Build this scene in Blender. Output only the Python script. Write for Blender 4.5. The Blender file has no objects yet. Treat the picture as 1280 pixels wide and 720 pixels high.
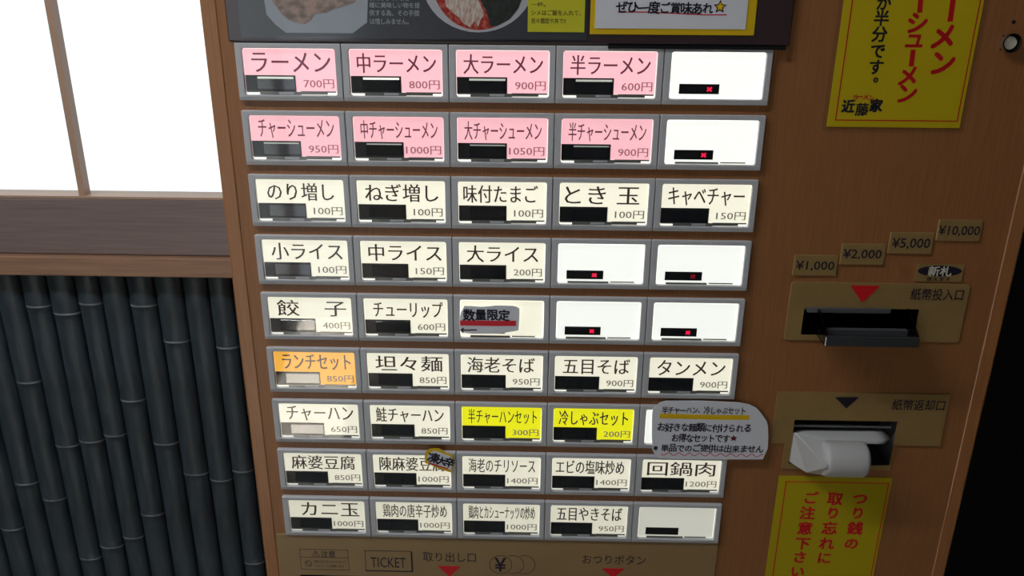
import bpy, bmesh, math, random
from mathutils import Matrix, Vector
random.seed(7)
S = bpy.context.scene
COL = S.collection

# ------------------------------------------------------------------ camera
R_ = [[0.99972487, -0.00706422, 0.02236685], [0.01421231, 0.94102619, -0.3380351],
      [-0.01865984, 0.33825998, 0.94086768]]        # camera right / down / forward as (x, -z, y)
CAM = Vector((0.18234, -0.50832, 1.42568))
w = lambda v: Vector((v[0], v[2], -v[1]))
right, down, fwd = w(R_[0]), w(R_[1]), w(R_[2])
cd = bpy.data.cameras.new('camera')
cam = bpy.data.objects.new('camera', cd)
COL.objects.link(cam)
cd.sensor_width = 36
cd.lens = 1000 / 1280 * 36
cd.clip_start = 0.01
M = Matrix.Identity(4)
for i in range(3):
    M[i][0], M[i][1], M[i][2], M[i][3] = right[i], -down[i], -fwd[i], CAM[i]
cam.matrix_world = M
S.camera = cam

# ------------------------------------------------------------------ world, light, exposure
wd = bpy.data.worlds.new('overcast_sky')
S.world = wd
wd.use_nodes = True
bg = wd.node_tree.nodes['Background']
bg.inputs[0].default_value = (0.86, 0.93, 1.0, 1)
bg.inputs[1].default_value = 1.35

def area(name, loc, rot, sx, sy, power, col, portal=False):
    l = bpy.data.lights.new(name, 'AREA')
    l.shape = 'RECTANGLE'
    l.size, l.size_y = sx, sy
    l.energy = power
    l.color = col
    l.cycles.is_portal = portal
    o = bpy.data.objects.new(name, l)
    COL.objects.link(o)
    o.location = loc
    o.rotation_euler = rot
    return o
PI = math.pi
# area lamp standing in for daylight at the unseen entrance behind the photographer
area('entrance_daylight_stand_in', (-1.22, -2.96, 1.12), (PI / 2, 0, PI), 0.62, 1.86, 6.0, (0.84, 0.92, 1.0))
area('window_portal', (-0.85, 0.262, 1.62), (-PI / 2, 0, 0), 1.5, 0.74, 1.0, (1, 1, 1), True)
# unseen area light under the ceiling, weak and warm
area('room_ceiling_glow', (0.55, -1.5, 2.5), (0, 0, 0), 0.5, 0.5, 0.2, (1.0, 0.86, 0.68))
ADDED_LAMP = (-0.48, -0.36, 2.04)       # unseen lamp added over the machine so brightness falls off downward
area('added_tube_light', (ADDED_LAMP[0], ADDED_LAMP[1], ADDED_LAMP[2] - 0.004), (0, 0, 0), 0.8, 0.05, 6.6, (0.92, 0.96, 1.0))
sun = bpy.data.lights.new('sun', 'SUN')
sun.energy = 64
sun.angle = 0.01
sun.color = (1, 0.95, 0.88)
so = bpy.data.objects.new('sun', sun)
COL.objects.link(so)
so.rotation_euler = Vector((-0.16, -1.25, 2.1)).to_track_quat('Z', 'Y').to_euler()

S.view_settings.view_transform = 'Standard'
S.view_settings.look = 'None'
S.view_settings.exposure = 0.0
S.view_settings.gamma = 1.0
S.view_settings.use_curve_mapping = False
try:
    S.cycles.use_denoising = True
    S.cycles.max_bounces = 8
    S.cycles.transparent_max_bounces = 12
    S.cycles.sample_clamp_indirect = 6
    S.cycles.caustics_reflective = False
    S.cycles.caustics_refractive = False
except Exception:
    pass

# ------------------------------------------------------------------ materials
def mat(name, col, rough=0.5, spec=0.5, metal=0.0, emit=0.0, ecol=None, noise=0.0, nscale=40, stretch=(1, 1, 1),
        bump=0.0, coat=0.0):
    m = bpy.data.materials.new(name)
    m.use_nodes = True
    nt = m.node_tree
    b = nt.nodes['Principled BSDF']
    b.inputs['Base Color'].default_value = (*col, 1)
    b.inputs['Roughness'].default_value = rough
    b.inputs['Specular IOR Level'].default_value = spec
    b.inputs['Metallic'].default_value = metal
    b.inputs['Coat Weight'].default_value = coat
    b.inputs['Coat Roughness'].default_value = 0.12
    if emit:
        b.inputs['Emission Color'].default_value = (*(ecol or col), 1)
        b.inputs['Emission Strength'].default_value = emit
    if noise or bump:
        tc = nt.nodes.new('ShaderNodeTexCoord')
        mp = nt.nodes.new('ShaderNodeMapping')
        mp.inputs['Scale'].default_value = stretch
        nz = nt.nodes.new('ShaderNodeTexNoise')
        nz.inputs['Scale'].default_value = nscale
        nz.inputs['Detail'].default_value = 6
        nt.links.new(tc.outputs['Object'], mp.inputs[0])
        nt.links.new(mp.outputs[0], nz.inputs['Vector'])
        if noise:
            cr = nt.nodes.new('ShaderNodeMapRange')
            cr.inputs[1].default_value = 0.3
            cr.inputs[2].default_value = 0.7
            cr.inputs[3].default_value = 1 - noise
            cr.inputs[4].default_value = 1 + noise
            mx = nt.nodes.new('ShaderNodeVectorMath')
            mx.operation = 'SCALE'
            mx.inputs[0].default_value = col
            nt.links.new(nz.outputs[0], cr.inputs[0])
            nt.links.new(cr.outputs[0], mx.inputs['Scale'])
            nt.links.new(mx.outputs[0], b.inputs['Base Color'])
        if bump:
            bp = nt.nodes.new('ShaderNodeBump')
            bp.inputs['Strength'].default_value = bump
            bp.inputs['Distance'].default_value = 0.001
            nt.links.new(nz.outputs[0], bp.inputs['Height'])
            nt.links.new(bp.outputs[0], b.inputs['Normal'])
    return m

def glass_mat(name, tint, refl_rough=0.02, ior=1.5):
    m = bpy.data.materials.new(name)
    m.use_nodes = True
    nt = m.node_tree
    nt.nodes.remove(nt.nodes['Principled BSDF'])
    out = nt.nodes['Material Output']
    t = nt.nodes.new('ShaderNodeBsdfTransparent')
    t.inputs[0].default_value = (*tint, 1)
    g = nt.nodes.new('ShaderNodeBsdfGlossy')
    g.inputs['Roughness'].default_value = refl_rough
    f = nt.nodes.new('ShaderNodeFresnel')
    f.inputs[0].default_value = ior
    mx = nt.nodes.new('ShaderNodeMixShader')
    gm = nt.nodes.new('ShaderNodeNewGeometry')
    sb = nt.nodes.new('ShaderNodeMath')
    sb.operation = 'SUBTRACT'
    sb.use_clamp = True
    nt.links.new(f.outputs[0], sb.inputs[0])
    nt.links.new(gm.outputs['Backfacing'], sb.inputs[1])
    nt.links.new(sb.outputs[0], mx.inputs[0])
    nt.links.new(t.outputs[0], mx.inputs[1])
    nt.links.new(g.outputs[0], mx.inputs[2])
    nt.links.new(mx.outputs[0], out.inputs[0])
    return m

def two_tone(name, c1, c2, scale, lo, hi, rough=0.4, detail=3, stretch=(1, 1, 1), c3=None):
    m = mat(name, c1, rough)
    nt = m.node_tree
    tc = nt.nodes.new('ShaderNodeTexCoord')
    mp = nt.nodes.new('ShaderNodeMapping')
    mp.inputs['Scale'].default_value = stretch
    nz = nt.nodes.new('ShaderNodeTexNoise')
    nz.inputs['Scale'].default_value = scale
    nz.inputs['Detail'].default_value = detail
    r = nt.nodes.new('ShaderNodeValToRGB')
    r.color_ramp.elements[0].position = lo
    r.color_ramp.elements[0].color = (*c1, 1)
    r.color_ramp.elements[1].position = hi
    r.color_ramp.elements[1].color = (*c2, 1)
    if c3:
        e = r.color_ramp.elements.new(min(0.98, hi + 0.12))
        e.color = (*c3, 1)
    nt.links.new(tc.outputs['Object'], mp.inputs[0])
    nt.links.new(mp.outputs[0], nz.inputs['Vector'])
    nt.links.new(nz.outputs[0], r.inputs[0])
    nt.links.new(r.outputs[0], nt.nodes['Principled BSDF'].inputs['Base Color'])
    return m

WOOD = mat('oiled_wood_veneer', (0.36, 0.15, 0.053), 0.4, 0.5, noise=0.13, nscale=60, stretch=(14, 14, 0.5), bump=0.12)
WOOD_EDGE = mat('wood_edge_strip', (0.43, 0.18, 0.065), 0.32, 0.5, noise=0.1, nscale=60, stretch=(14, 14, 0.5))
SASH = mat('dark_sash_wood', (0.24, 0.175, 0.16), 0.35, 0.5, noise=0.14, nscale=30, stretch=(0.6, 14, 14))
SILL = mat('sill_wood', (0.36, 0.2, 0.12), 0.4, 0.5, noise=0.18, nscale=26, stretch=(0.6, 14, 14))
MUNTIN = mat('muntin_wood', (0.5, 0.32, 0.22), 0.45, 0.4)
GREY = mat('grey_housing_plastic', (0.62, 0.62, 0.64), 0.42, 0.4)
BLACK = mat('black_plastic', (0.012, 0.013, 0.015), 0.3, 0.4)
DEEP = mat('recess_black', (0.004, 0.004, 0.005), 0.8, 0.1)
DISPLAY = mat('smoked_display', (0.012, 0.016, 0.022), 0.06, 0.9)
LEDGE = mat('grey_clear_ledge', (0.2, 0.2, 0.18), 0.2, 0.6)
LENS = glass_mat('clear_button_cover', (0.99, 0.99, 0.99), 0.03, 1.5)
SMOKE = glass_mat('smoked_clear_plastic', (0.28, 0.28, 0.29), 0.05, 1.5)
FILM = glass_mat('laminate_film', (0.98, 0.98, 0.98), 0.12, 1.45)
PANE = glass_mat('window_glass', (0.95, 0.97, 0.97), 0.0, 1.5)
INK = mat('printed_ink', (0.03, 0.022, 0.025), 0.5, 0.3, emit=0.035, ecol=(0.8, 0.5, 0.45))
INK_PINK = mat('ink_on_pink', (0.09, 0.02, 0.045), 0.5, 0.3, emit=0.1, ecol=(1.0, 0.28, 0.45))
PRICE = mat('price_ink', (0.12, 0.1, 0.09), 0.5, 0.3, emit=0.12, ecol=(1.0, 0.85, 0.75))
PRICE_PINK = mat('price_ink_on_pink', (0.2, 0.07, 0.1), 0.5, 0.3, emit=0.24, ecol=(1.0, 0.4, 0.5))
MARKER = mat('black_marker', (0.012, 0.012, 0.03), 0.5, 0.3)
MARKER_RED = mat('red_marker', (0.7, 0.02, 0.05), 0.5, 0.3)
REDINK = mat('red_print', (0.75, 0.012, 0.02), 0.45, 0.4)
YELLOW = mat('yellow_paper', (0.82, 0.62, 0.014), 0.4, 0.4)
OCHRE = mat('ochre_paper', (0.85, 0.55, 0.01), 0.5, 0.3)
MARKYEL = mat('yellow_highlighter', (0.95, 0.6, 0.01), 0.5, 0.3)
WHITEP = mat('white_paper', (0.9, 0.9, 0.95), 0.5, 0.3)
POSTERBLACK = mat('dark_poster_print', (0.03, 0.036, 0.05), 0.4, 0.9, coat=1.0)
POSTERTEXT = mat('poster_text_print', (0.42, 0.44, 0.46), 0.5, 0.3)
TOPPANEL = mat('dark_brown_panel', (0.055, 0.032, 0.036), 0.3, 0.6, coat=0.6)
GOLD = mat('champagne_plate', (0.42, 0.27, 0.1), 0.36, 0.5, metal=0.25, noise=0.05, nscale=90, stretch=(1, 1, 1))
GOLD2 = mat('beige_control_plate', (0.36, 0.23, 0.1), 0.4, 0.5, noise=0.04, nscale=50)
PLATEINK = mat('plate_ink', (0.02, 0.016, 0.03), 0.5, 0.3)
CHROME = mat('chrome', (0.75, 0.74, 0.72), 0.16, 0.5, metal=1.0)
CREAM = mat('cream_key_disc', (0.82, 0.76, 0.6), 0.4, 0.5)
CHUTE = mat('white_chute_plastic', (0.62, 0.61, 0.6), 0.42, 0.4)
BAMBOO = mat('black_bamboo', (0.036, 0.051, 0.062), 0.45, 0.5, noise=0.4, nscale=25, stretch=(6, 6, 1))
BAMBOO_NODE = mat('bamboo_node', (0.25, 0.28, 0.3), 0.4, 0.5, noise=0.4, nscale=90)
PLASTER = mat('pale_plaster', (0.26, 0.25, 0.24), 0.85, 0.2, noise=0.05, nscale=30)
DARKWALL = mat('shade_black_wall', (0.012, 0.011, 0.011), 0.85, 0.1)  # near black: shade of the dark space beside the machine put into the colour
FLOOR = mat('stone_tile', (0.4, 0.38, 0.34), 0.6, 0.3, noise=0.1, nscale=12)
GROUT = mat('grout', (0.12, 0.11, 0.1), 0.8, 0.2)
CEIL = mat('ceiling_board', (0.2, 0.19, 0.18), 0.9, 0.1)
LED = mat('red_led', (0.8, 0.01, 0.05), 0.4, emit=0.75, ecol=(1.0, 0.02, 0.09))
SHOJI = mat('shoji_paper', (0.8, 0.8, 0.76), 0.8, 0.1)

_cards = {}
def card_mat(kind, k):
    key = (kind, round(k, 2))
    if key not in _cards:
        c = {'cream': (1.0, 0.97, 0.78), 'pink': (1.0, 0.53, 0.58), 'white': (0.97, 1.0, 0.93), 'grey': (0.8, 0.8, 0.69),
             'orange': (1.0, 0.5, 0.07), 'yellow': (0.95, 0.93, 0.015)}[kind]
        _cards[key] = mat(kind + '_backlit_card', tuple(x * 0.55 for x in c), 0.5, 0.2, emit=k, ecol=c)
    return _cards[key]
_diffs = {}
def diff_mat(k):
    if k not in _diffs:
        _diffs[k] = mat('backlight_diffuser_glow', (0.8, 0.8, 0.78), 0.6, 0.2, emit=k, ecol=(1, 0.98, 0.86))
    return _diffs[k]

# ------------------------------------------------------------------ helpers
def at(px, py, d=0.003):
    """real point on the upright plane y = d that the photograph shows at (px, py)"""
    v = right * ((px - 640) / 1000) + down * ((py - 360) / 1000) + fwd
    p = CAM + v * ((d - CAM.y) / v.y)
    return p.x, p.z

ORG = {}
def place(o, parent, c):
    COL.objects.link(o)
    ORG[o.name] = Vector(c)
    if parent:
        o.parent = parent
        o.location = Vector(c) - ORG[parent.name]
    else:
        o.location = c
    return o

def mk(name, verts, faces, m, parent=None, label=None, smooth=False, mats=None, fmat=None, mesh=None):
    xs, ys, zs = zip(*verts)
    c = ((min(xs) + max(xs)) / 2, (min(ys) + max(ys)) / 2, (min(zs) + max(zs)) / 2)
    me = bpy.data.meshes.new(name)
    me.from_pydata([(v[0] - c[0], v[1] - c[1], v[2] - c[2]) for v in verts], [], faces)
    for x in (mats or [m]):
        me.materials.append(x)
    if fmat:
        for p, i in zip(me.polygons, fmat):
            p.material_index = i
    bm = bmesh.new()
    bm.from_mesh(me)
    bmesh.ops.recalc_face_normals(bm, faces=bm.faces)
    bm.to_mesh(me)
    bm.free()
    if smooth:
        for p in me.polygons:
            p.use_smooth = True
    o = bpy.data.objects.new(name, me)
    place(o, parent, c)
    if label:
        o['label'] = label
    return o

def empty(name, loc):
    o = bpy.data.objects.new(name, None)
    o.empty_display_size = 0.05
    return place(o, None, loc)

def tag(o, label, cat, group=None):
    o['label'] = label
    o['category'] = cat
    if group:
        o['group'] = group
    return o

def struct(o, label=None):
    o['kind'] = 'structure'
    if label:
        o['label'] = label
    return o

def rr(x0, z0, x1, z1, r=0.0, n=3):
    """rounded rectangle, counter-clockwise, constant number of points"""
    pts = []
    for cx, cz, a0 in ((x1 - r, z1 - r, 0), (x0 + r, z1 - r, 90), (x0 + r, z0 + r, 180), (x1 - r, z0 + r, 270)):
        for i in range(n + 1):
            a = math.radians(a0 + 90 * i / n)
            pts.append((cx + r * math.cos(a), cz + r * math.sin(a)))
    return pts

def loft(rings, cap0=False, cap1=False, close=False):
    """rings: list of (pts_xz, y)"""
    V, F = [], []
    n = len(rings[0][0])
    for pts, y in rings:
        V += [(x, y, z) for x, z in pts]
    k = len(rings)
    for i in range(k if close else k - 1):
        a, b = i * n, ((i + 1) % k) * n
        for j in range(n):
            F.append((a + j, a + (j + 1) % n, b + (j + 1) % n, b + j))
    if cap0:
        F.append(tuple(range(n)))
    if cap1:
        F.append(tuple(range((k - 1) * n, k * n)))
    return V, F

def slab(name, x0, z0, x1, z1, yb, yf, m, parent=None, r=0.0, bev=0.0, label=None, n=3):
    """plate facing the viewer: back at yb, front at yf (yf < yb)"""
    b = bev or 1e-5
    V, F = loft([(rr(x0, z0, x1, z1, r, n), yb), (rr(x0, z0, x1, z1, r, n), yf + b),
                 (rr(x0 + b, z0 + b, x1 - b, z1 - b, max(r - b, 0), n), yf)], True, True)
    return mk(name, V, F, m, parent, label)

def prism(name, pts, yb, yf, m, parent=None, label=None):
    V, F = loft([(pts, yb), (pts, yf)], True, True)
    return mk(name, V, F, m, parent, label)

def box(name, x0, x1, y0, y1, z0, z1, m, parent=None, bev=0.0, label=None):
    bm = bmesh.new()
    bmesh.ops.create_cube(bm, size=1)
    for v in bm.verts:
        v.co = ((x0 + x1) / 2 + v.co.x * (x1 - x0), (y0 + y1) / 2 + v.co.y * (y1 - y0), (z0 + z1) / 2 + v.co.z * (z1 - z0))
    if bev:
        bmesh.ops.bevel(bm, geom=list(bm.edges), offset=bev, segments=2, affect='EDGES', profile=0.5)
    bm.verts.index_update()
    V = [tuple(v.co) for v in bm.verts]
    F = [tuple(v.index for v in f.verts) for f in bm.faces]
    bm.free()
    return mk(name, V, F, m, parent, label)

def multi(name, pieces, m, parent=None, label=None, mats=None):
    """pieces: list of (V, F, material index)"""
    V, F, I = [], [], []
    for p in pieces:
        o = len(V)
        V += p[0]
        F += [tuple(i + o for i in f) for f in p[1]]
        I += [p[2] if len(p) > 2 else 0] * len(p[1])
    return mk(name, V, F, m, parent, label, mats=mats, fmat=I)

def strip(pts, wd_, yb, yf):
    """a drawn line along pts (xz) with width wd_, as a thin prism"""
    L, Rr = [], []
    for i, p in enumerate(pts):
        a, b = pts[max(i - 1, 0)], pts[min(i + 1, len(pts) - 1)]
        dx, dz = b[0] - a[0], b[1] - a[1]
        l = math.hypot(dx, dz) or 1
        nx, nz = -dz / l * wd_ / 2, dx / l * wd_ / 2
        L.append((p[0] + nx, p[1] + nz))
        Rr.append((p[0] - nx, p[1] - nz))
    V, F = [], []
    for y in (yb, yf):
        V += [(x, y, z) for x, z in L] + [(x, y, z) for x, z in Rr]
    n = len(pts)
    for i in range(n - 1):
        F.append((2 * n + i, 2 * n + i + 1, 3 * n + i + 1, 3 * n + i))
        F.append((i, i + 1, 2 * n + i + 1, 2 * n + i))
        F.append((n + i, n + i + 1, 3 * n + i + 1, 3 * n + i))
    return V, F

def frame_lines(x0, z0, x1, z1, t, yb, yf):
    return loft([(rr(x0, z0, x1, z1), yb), (rr(x0, z0, x1, z1), yf), (rr(x0 + t, z0 + t, x1 - t, z1 - t), yf),
                 (rr(x0 + t, z0 + t, x1 - t, z1 - t), yb)])

# text: one reusable text curve, converted to mesh outlines
_tc = bpy.data.curves.new('lettering_source', 'FONT')
_to = bpy.data.objects.new('lettering_source', _tc)
COL.objects.link(_to)
_cache = {}
def glyphs(s, off=0.0, res=2):
    key = (s, off, res)
    if key not in _cache:
        _tc.body = s
        _tc.offset = off
        _tc.resolution_u = res
        dg = bpy.context.evaluated_depsgraph_get()
        dg.update()
        me = bpy.data.meshes.new_from_object(_to.evaluated_get(dg))
        V = [(v.co.x, v.co.y) for v in me.vertices]
        F = [tuple(p.vertices) for p in me.polygons]
        bpy.data.meshes.remove(me)
        _cache[key] = (V, F)
    return _cache[key]

def overprint(O, F, tx, tz):
    """heavier strokes: the same outline printed again, slightly shifted"""
    if tx <= 0 and tz <= 0:
        return O, F
    V2, F2 = [], []
    for k, (dx, dz) in enumerate(((-1, -1), (1, 1), (-1, 1), (1, -1)) if tz > 0 else ((-1, 0), (1, 0), (0, 0))):
        o = len(V2)
        V2 += [(x + dx * tx, y - k * 4e-6, z + dz * tz) for x, y, z in O]
        F2 += [tuple(i + o for i in f) for f in F]
    return V2, F2

def fit(s, x0, z0, x1, z1, y, off=0.0, rot=0.0, keep=False, h=0.0):
    """lettering scaled into the rectangle; returns piece (V, F)"""
    V, F = glyphs(s, 0.0)
    xs = [v[0] for v in V]
    ys = [v[1] for v in V]
    a, b, c, d = min(xs), max(xs), min(ys), max(ys)
    sx = (x1 - x0) / max(b - a, 1e-6)
    sz = (z1 - z0) / max(d - c, 1e-6)
    if keep:
        sx = sz = min(sx, sz)
    mx, mz = (x0 + x1) / 2, (z0 + z1) / 2
    cr, sr = math.cos(rot), math.sin(rot)
    O = []
    for vx, vy in V:
        px, pz = (vx - (a + b) / 2) * sx, (vy - (c + d) / 2) * sz
        O.append((mx + px * cr - pz * sr, y, mz + px * sr + pz * cr))
    if h:
        return overprint(O, F, h, 0)
    return overprint(O, F, off * 0.8 * min(sx, sz), off * 0.8 * min(sx, sz))

def em(s, cx, cz, size, y, off=0.0, rot=0.0, sx=1.0):
    """one character in its em square (keeps small kana small)"""
    V, F = glyphs(s, 0.0)
    cr, sr = math.cos(rot), math.sin(rot)
    O = []
    for vx, vy in V:
        px, pz = (vx - 0.5) * size * sx, (vy - 0.36) * size
        O.append((cx + px * cr - pz * sr, y, cz + px * sr + pz * cr))
    return overprint(O, F, off * 0.8 * size, off * 0.8 * size)

def prect(x0, y0, x1, y1, d):
    ym, xm = (y0 + y1) / 2, (x0 + x1) / 2
    return at(x0, ym, d)[0], at(xm, y1, d)[1], at(x1, ym, d)[0], at(xm, y0, d)[1]

def lettering(s, x0, y0, x1, y1, m, parent, d=0.003, up=0.0003, off=0.0, name='lettering', label=None):
    X0, Z0, X1, Z1 = prect(x0, y0, x1, y1, d)
    V, F = fit(s, X0, Z0, X1, Z1, d - up, off)
    return mk(name, V, F, m, parent, label)

def hand(s, x0, y0, x1, y1, d, off=0.02, tilt=0.0, jit=0.1, seed=1):
    """hand-written line: every character drawn a little differently"""
    rnd = random.Random(seed)
    n = len(s)
    X0, Z0 = at(x0, y0, d)
    X1, Z1 = at(x1, y1, d)
    zm = (at(x0, (y0 + y1) / 2, d)[1])
    h = abs(Z0 - Z1)
    cw = (X1 - X0) / n
    P = []
    for i, ch in enumerate(s):
        if ch in ' 　':
            continue
        P.append(em(ch, X0 + cw * (i + 0.5), zm + tilt * (X1 - X0) * (i + .5) / n + rnd.uniform(-1, 1) * h * 0.05,
                    h * rnd.uniform(0.98, 1.16), d, off, rnd.uniform(-jit, jit), cw / h * 1.02))
    return P

# ------------------------------------------------------------------ room
WY = 0.23          # plane of the window wall behind the machine
XL, XR, YB, ZC = -2.0, 1.6, -3.0, 2.6
WX0, WX1, WZ0, WZ1 = -1.62, -0.05, 1.1885, 2.02
def wall_with_holes(name, us, vs, holes, conv, m, th):
    V, F = [], []
    def quadbox(u0, u1, v0, v1):
        o = len(V)
        for t in (0, th):
            for u, v in ((u0, v0), (u1, v0), (u1, v1), (u0, v1)):
                V.append(conv(u, v, t))
        F.extend([(o, o + 1, o + 2, o + 3), (o + 4, o + 5, o + 6, o + 7), (o, o + 1, o + 5, o + 4), (o + 1, o + 2, o + 6, o + 5),
                  (o + 2, o + 3, o + 7, o + 6), (o + 3, o, o + 4, o + 7)])
    for i in range(len(us) - 1):
        for j in range(len(vs) - 1):
            cu, cv = (us[i] + us[i + 1]) / 2, (vs[j] + vs[j + 1]) / 2
            if any(a < cu < b and c < cv < d for a, b, c, d in holes):
                continue
            quadbox(us[i], us[i + 1], vs[j], vs[j + 1])
    return mk(name, V, F, m)

fl = box('floor', XL, XR, YB, WY + 0.1, -0.08, -0.004, GROUT)
struct(fl)
tile = None
k = 0
for i in range(6):
    for j in range(6):
        x0, y0 = XL + i * 0.6, YB + j * 0.555
        t = box('floor_tile', x0 + 0.003, x0 + 0.597, y0 + 0.003, y0 + 0.552, -0.004, 0, FLOOR, fl)
struct(box('ceiling', XL, XR, YB, WY + 0.1, ZC, ZC + 0.08, CEIL))
wf = struct(wall_with_holes('wall_front', [XL, WX0, WX1, XR], [0, WZ0 - 0.02, WZ1, ZC], [(WX0, WX1, WZ0 - 0.02, WZ1)],
                            lambda u, v, t: (u, WY + 0.03 + t, v), DARKWALL, 0.07))
struct(box('wall_left', XL - 0.08, XL, YB, WY + 0.1, 0, ZC, PLASTER))
struct(box('wall_right', XR, XR + 0.08, YB, WY + 0.1, 0, ZC, DARKWALL))
DX0, DX1, DZ1 = -1.55, -0.55, 2.06
struct(wall_with_holes('wall_rear', [XL, DX0, DX1, XR], [0, DZ1, ZC], [(DX0, DX1, 0, DZ1)],
                       lambda u, v, t: (u, YB - t, v), PLASTER, 0.08))
# unseen entrance: paper leaf added to block sun, gap shaped for a sun patch
d1 = struct(box('door_1', DX0, -0.89, YB - 0.05, YB - 0.02, 0, 0.14, SASH))
for (a, b, c, e) in ((DX0, DX0 + 0.04, 0.14, DZ1), (-0.93, -0.89, 0.14, DZ1), (DX0 + 0.04, -0.93, DZ1 - 0.05, DZ1)):
    box('stile', a, b, YB - 0.05, YB - 0.02, c, e, SASH, d1)
box('added_paper_screen', DX0 + 0.04, -0.93, YB - 0.04, YB - 0.035, 0.14, DZ1 - 0.05, SHOJI, d1)
d2 = struct(box('door_2', -0.59, DX1, YB - 0.05, YB - 0.02, 0, DZ1, SASH))

# unseen batten body added to carry the extra light above the machine
bt = box('added_batten', ADDED_LAMP[0] - 0.48, ADDED_LAMP[0] + 0.48, ADDED_LAMP[1] - 0.04, ADDED_LAMP[1] + 0.04, ADDED_LAMP[2], ADDED_LAMP[2] + 0.05, WHITEP, bev=0.004)
tag(bt, 'long white unseen batten added above the ticket machine to light its front', 'lamp')
for hx in (-0.35, 0.35):
    box('hanger', ADDED_LAMP[0] + hx - 0.004, ADDED_LAMP[0] + hx + 0.004, ADDED_LAMP[1] - 0.004, ADDED_LAMP[1] + 0.004, ADDED_LAMP[2] + 0.05, ZC, CHROME, bt)

# --- window: sash with muntin and glass, on a sill
SY = 0.226         # front of the sash
RZ1, RZ0 = at(140, 246, SY)[1], at(140, 319, SY)[1]
win = struct(box('window_1', WX0, WX1, SY, SY + 0.026, RZ0, RZ1 - 0.0022, SASH, bev=0.0015))   # bottom rail of the sash
box('top_rail', WX0, WX1, SY, SY + 0.026, WZ1 - 0.05, WZ1, SASH, win)
box('stile', WX0, WX0 + 0.05, SY, SY + 0.026, RZ1, WZ1 - 0.05, SASH, win)
box('stile', WX1 - 0.01, WX1, SY, SY + 0.026, RZ1, WZ1 - 0.05, SASH, win)
box('lit_rail_edge', WX0 + 0.05, WX1 - 0.01, SY + 0.0005, SY + 0.0255, RZ1 - 0.0022, RZ1, MUNTIN, win)  # lighter wood colour paints the window light along the rail's top edge
MXX = (at(96.5, 243, SY + .003)[0] + at(57, 0, SY + .003)[0]) / 2
for q in range(6):
    mxx = MXX - 0.22 * q
    box('muntin', mxx, mxx + 0.0058, SY + 0.003, SY + 0.0135, RZ1, WZ1 - 0.05, MUNTIN, win)
box('pane', WX0 + 0.05, WX1 - 0.01, SY + 0.0145, SY + 0.0175, RZ1, WZ1 - 0.05, PANE, win)
LZ1, LZ0 = at(140, 322, 0.219)[1], at(140, 346, 0.219)[1]
sill = struct(box('trim_1', WX0 - 0.3, WX1 + 0.02, 0.219, 0.2595, LZ0, LZ1, SILL, bev=0.0012))

# --- dark bamboo wainscot under the sill, each cane its own piece
boundaries_px = [-80, -46, -12, 22, 55, 90, 121, 155, 190, 225, 257, 287, 318, 350]
nodes_px = {0: [(0, 520), (10, 640)], 1: [(26, 665)], 2: [(42, 608)], 3: [(44, 481), (76, 628)],
            4: [(58, 386), (93, 561), (124, 702)], 5: [(92, 395), (124, 555), (150, 687)],
            6: [(124, 383), (155, 548), (180, 676)], 7: [(180, 504), (204, 647)], 8: [(191, 385), (220, 558)],
            9: [(230, 430), (257, 596)], 10: [(289, 604), (256, 400)], 11: [(295, 438), (315, 593), (330, 708)], 12: [(310, 520)],
            13: [(330, 480)]}
nodes_px[10] = [(289, 604)]
CY = 0.238
bx = [at(b, 346, CY)[0] for b in boundaries_px]
pitch = (bx[-1] - bx[0]) / (len(bx) - 1)
wains = struct(box('wall_panel', WX0 - 0.3, WX1 + 0.03, 0.243, 0.2595, 0.02, LZ0 - 0.0003, DARKWALL))
def cane(x0, x1, zs, k):
    r = (x1 - x0) / 2
    cx = (x0 + x1) / 2
    n = 10
    zs = sorted(zs)
    prof = [(LZ0 - 0.0004, 1.0, 0)]
    for z in sorted(zs, reverse=True):
        prof += [(z + 0.012, 1.0, 0), (z + 0.004, 1.04, 0), (z + 0.0018, 1.10, 1), (z, 1.10, 1), (z - 0.0014, 0.99, 0), (z - 0.008, 0.97, 0)]
    prof += [(0.02, 0.97, 0)]
    lean = 0.0
    V, F, I = [], [], []
    for z, s, mi in prof:
        for i in range(n + 1):
            a = PI * i / n
            V.append((cx - r * min(s, 1.0) * math.cos(a), CY + 0.004 - r * 0.55 * s * math.sin(a), z))
    for q in range(len(prof) - 1):
        for i in range(n):
            a = q * (n + 1) + i
            F.append((a, a + 1, a + n + 2, a + n + 1))
            I.append(1 if prof[q][2] and prof[q + 1][2] else 0)
    return mk('bamboo_cane', V, F, None, wains, smooth=True, mats=[BAMBOO, BAMBOO_NODE], fmat=I)
for i in range(1, len(bx)):
    zs = [at(px + 2, py, 0.233)[1] for px, py in nodes_px.get(i, [])]
    zs += [min(zs + [1.0]) - 0.17 - 0.02 * random.random(), min(zs + [1.0]) - 0.36, min(zs + [1.0]) - 0.55]
    cane(bx[i - 1] + 0.0003, bx[i] - 0.0003, [z for z in zs if z > 0.06], i)
x = bx[0]
for i in range(18):          # the wainscot goes on to the left
    z0 = 1.1 - random.random() * 0.2
    cane(x - pitch + 0.0003, x - 0.0003, [z0 - 0.2 * q for q in range(5)], i)
    x -= pitch

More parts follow.
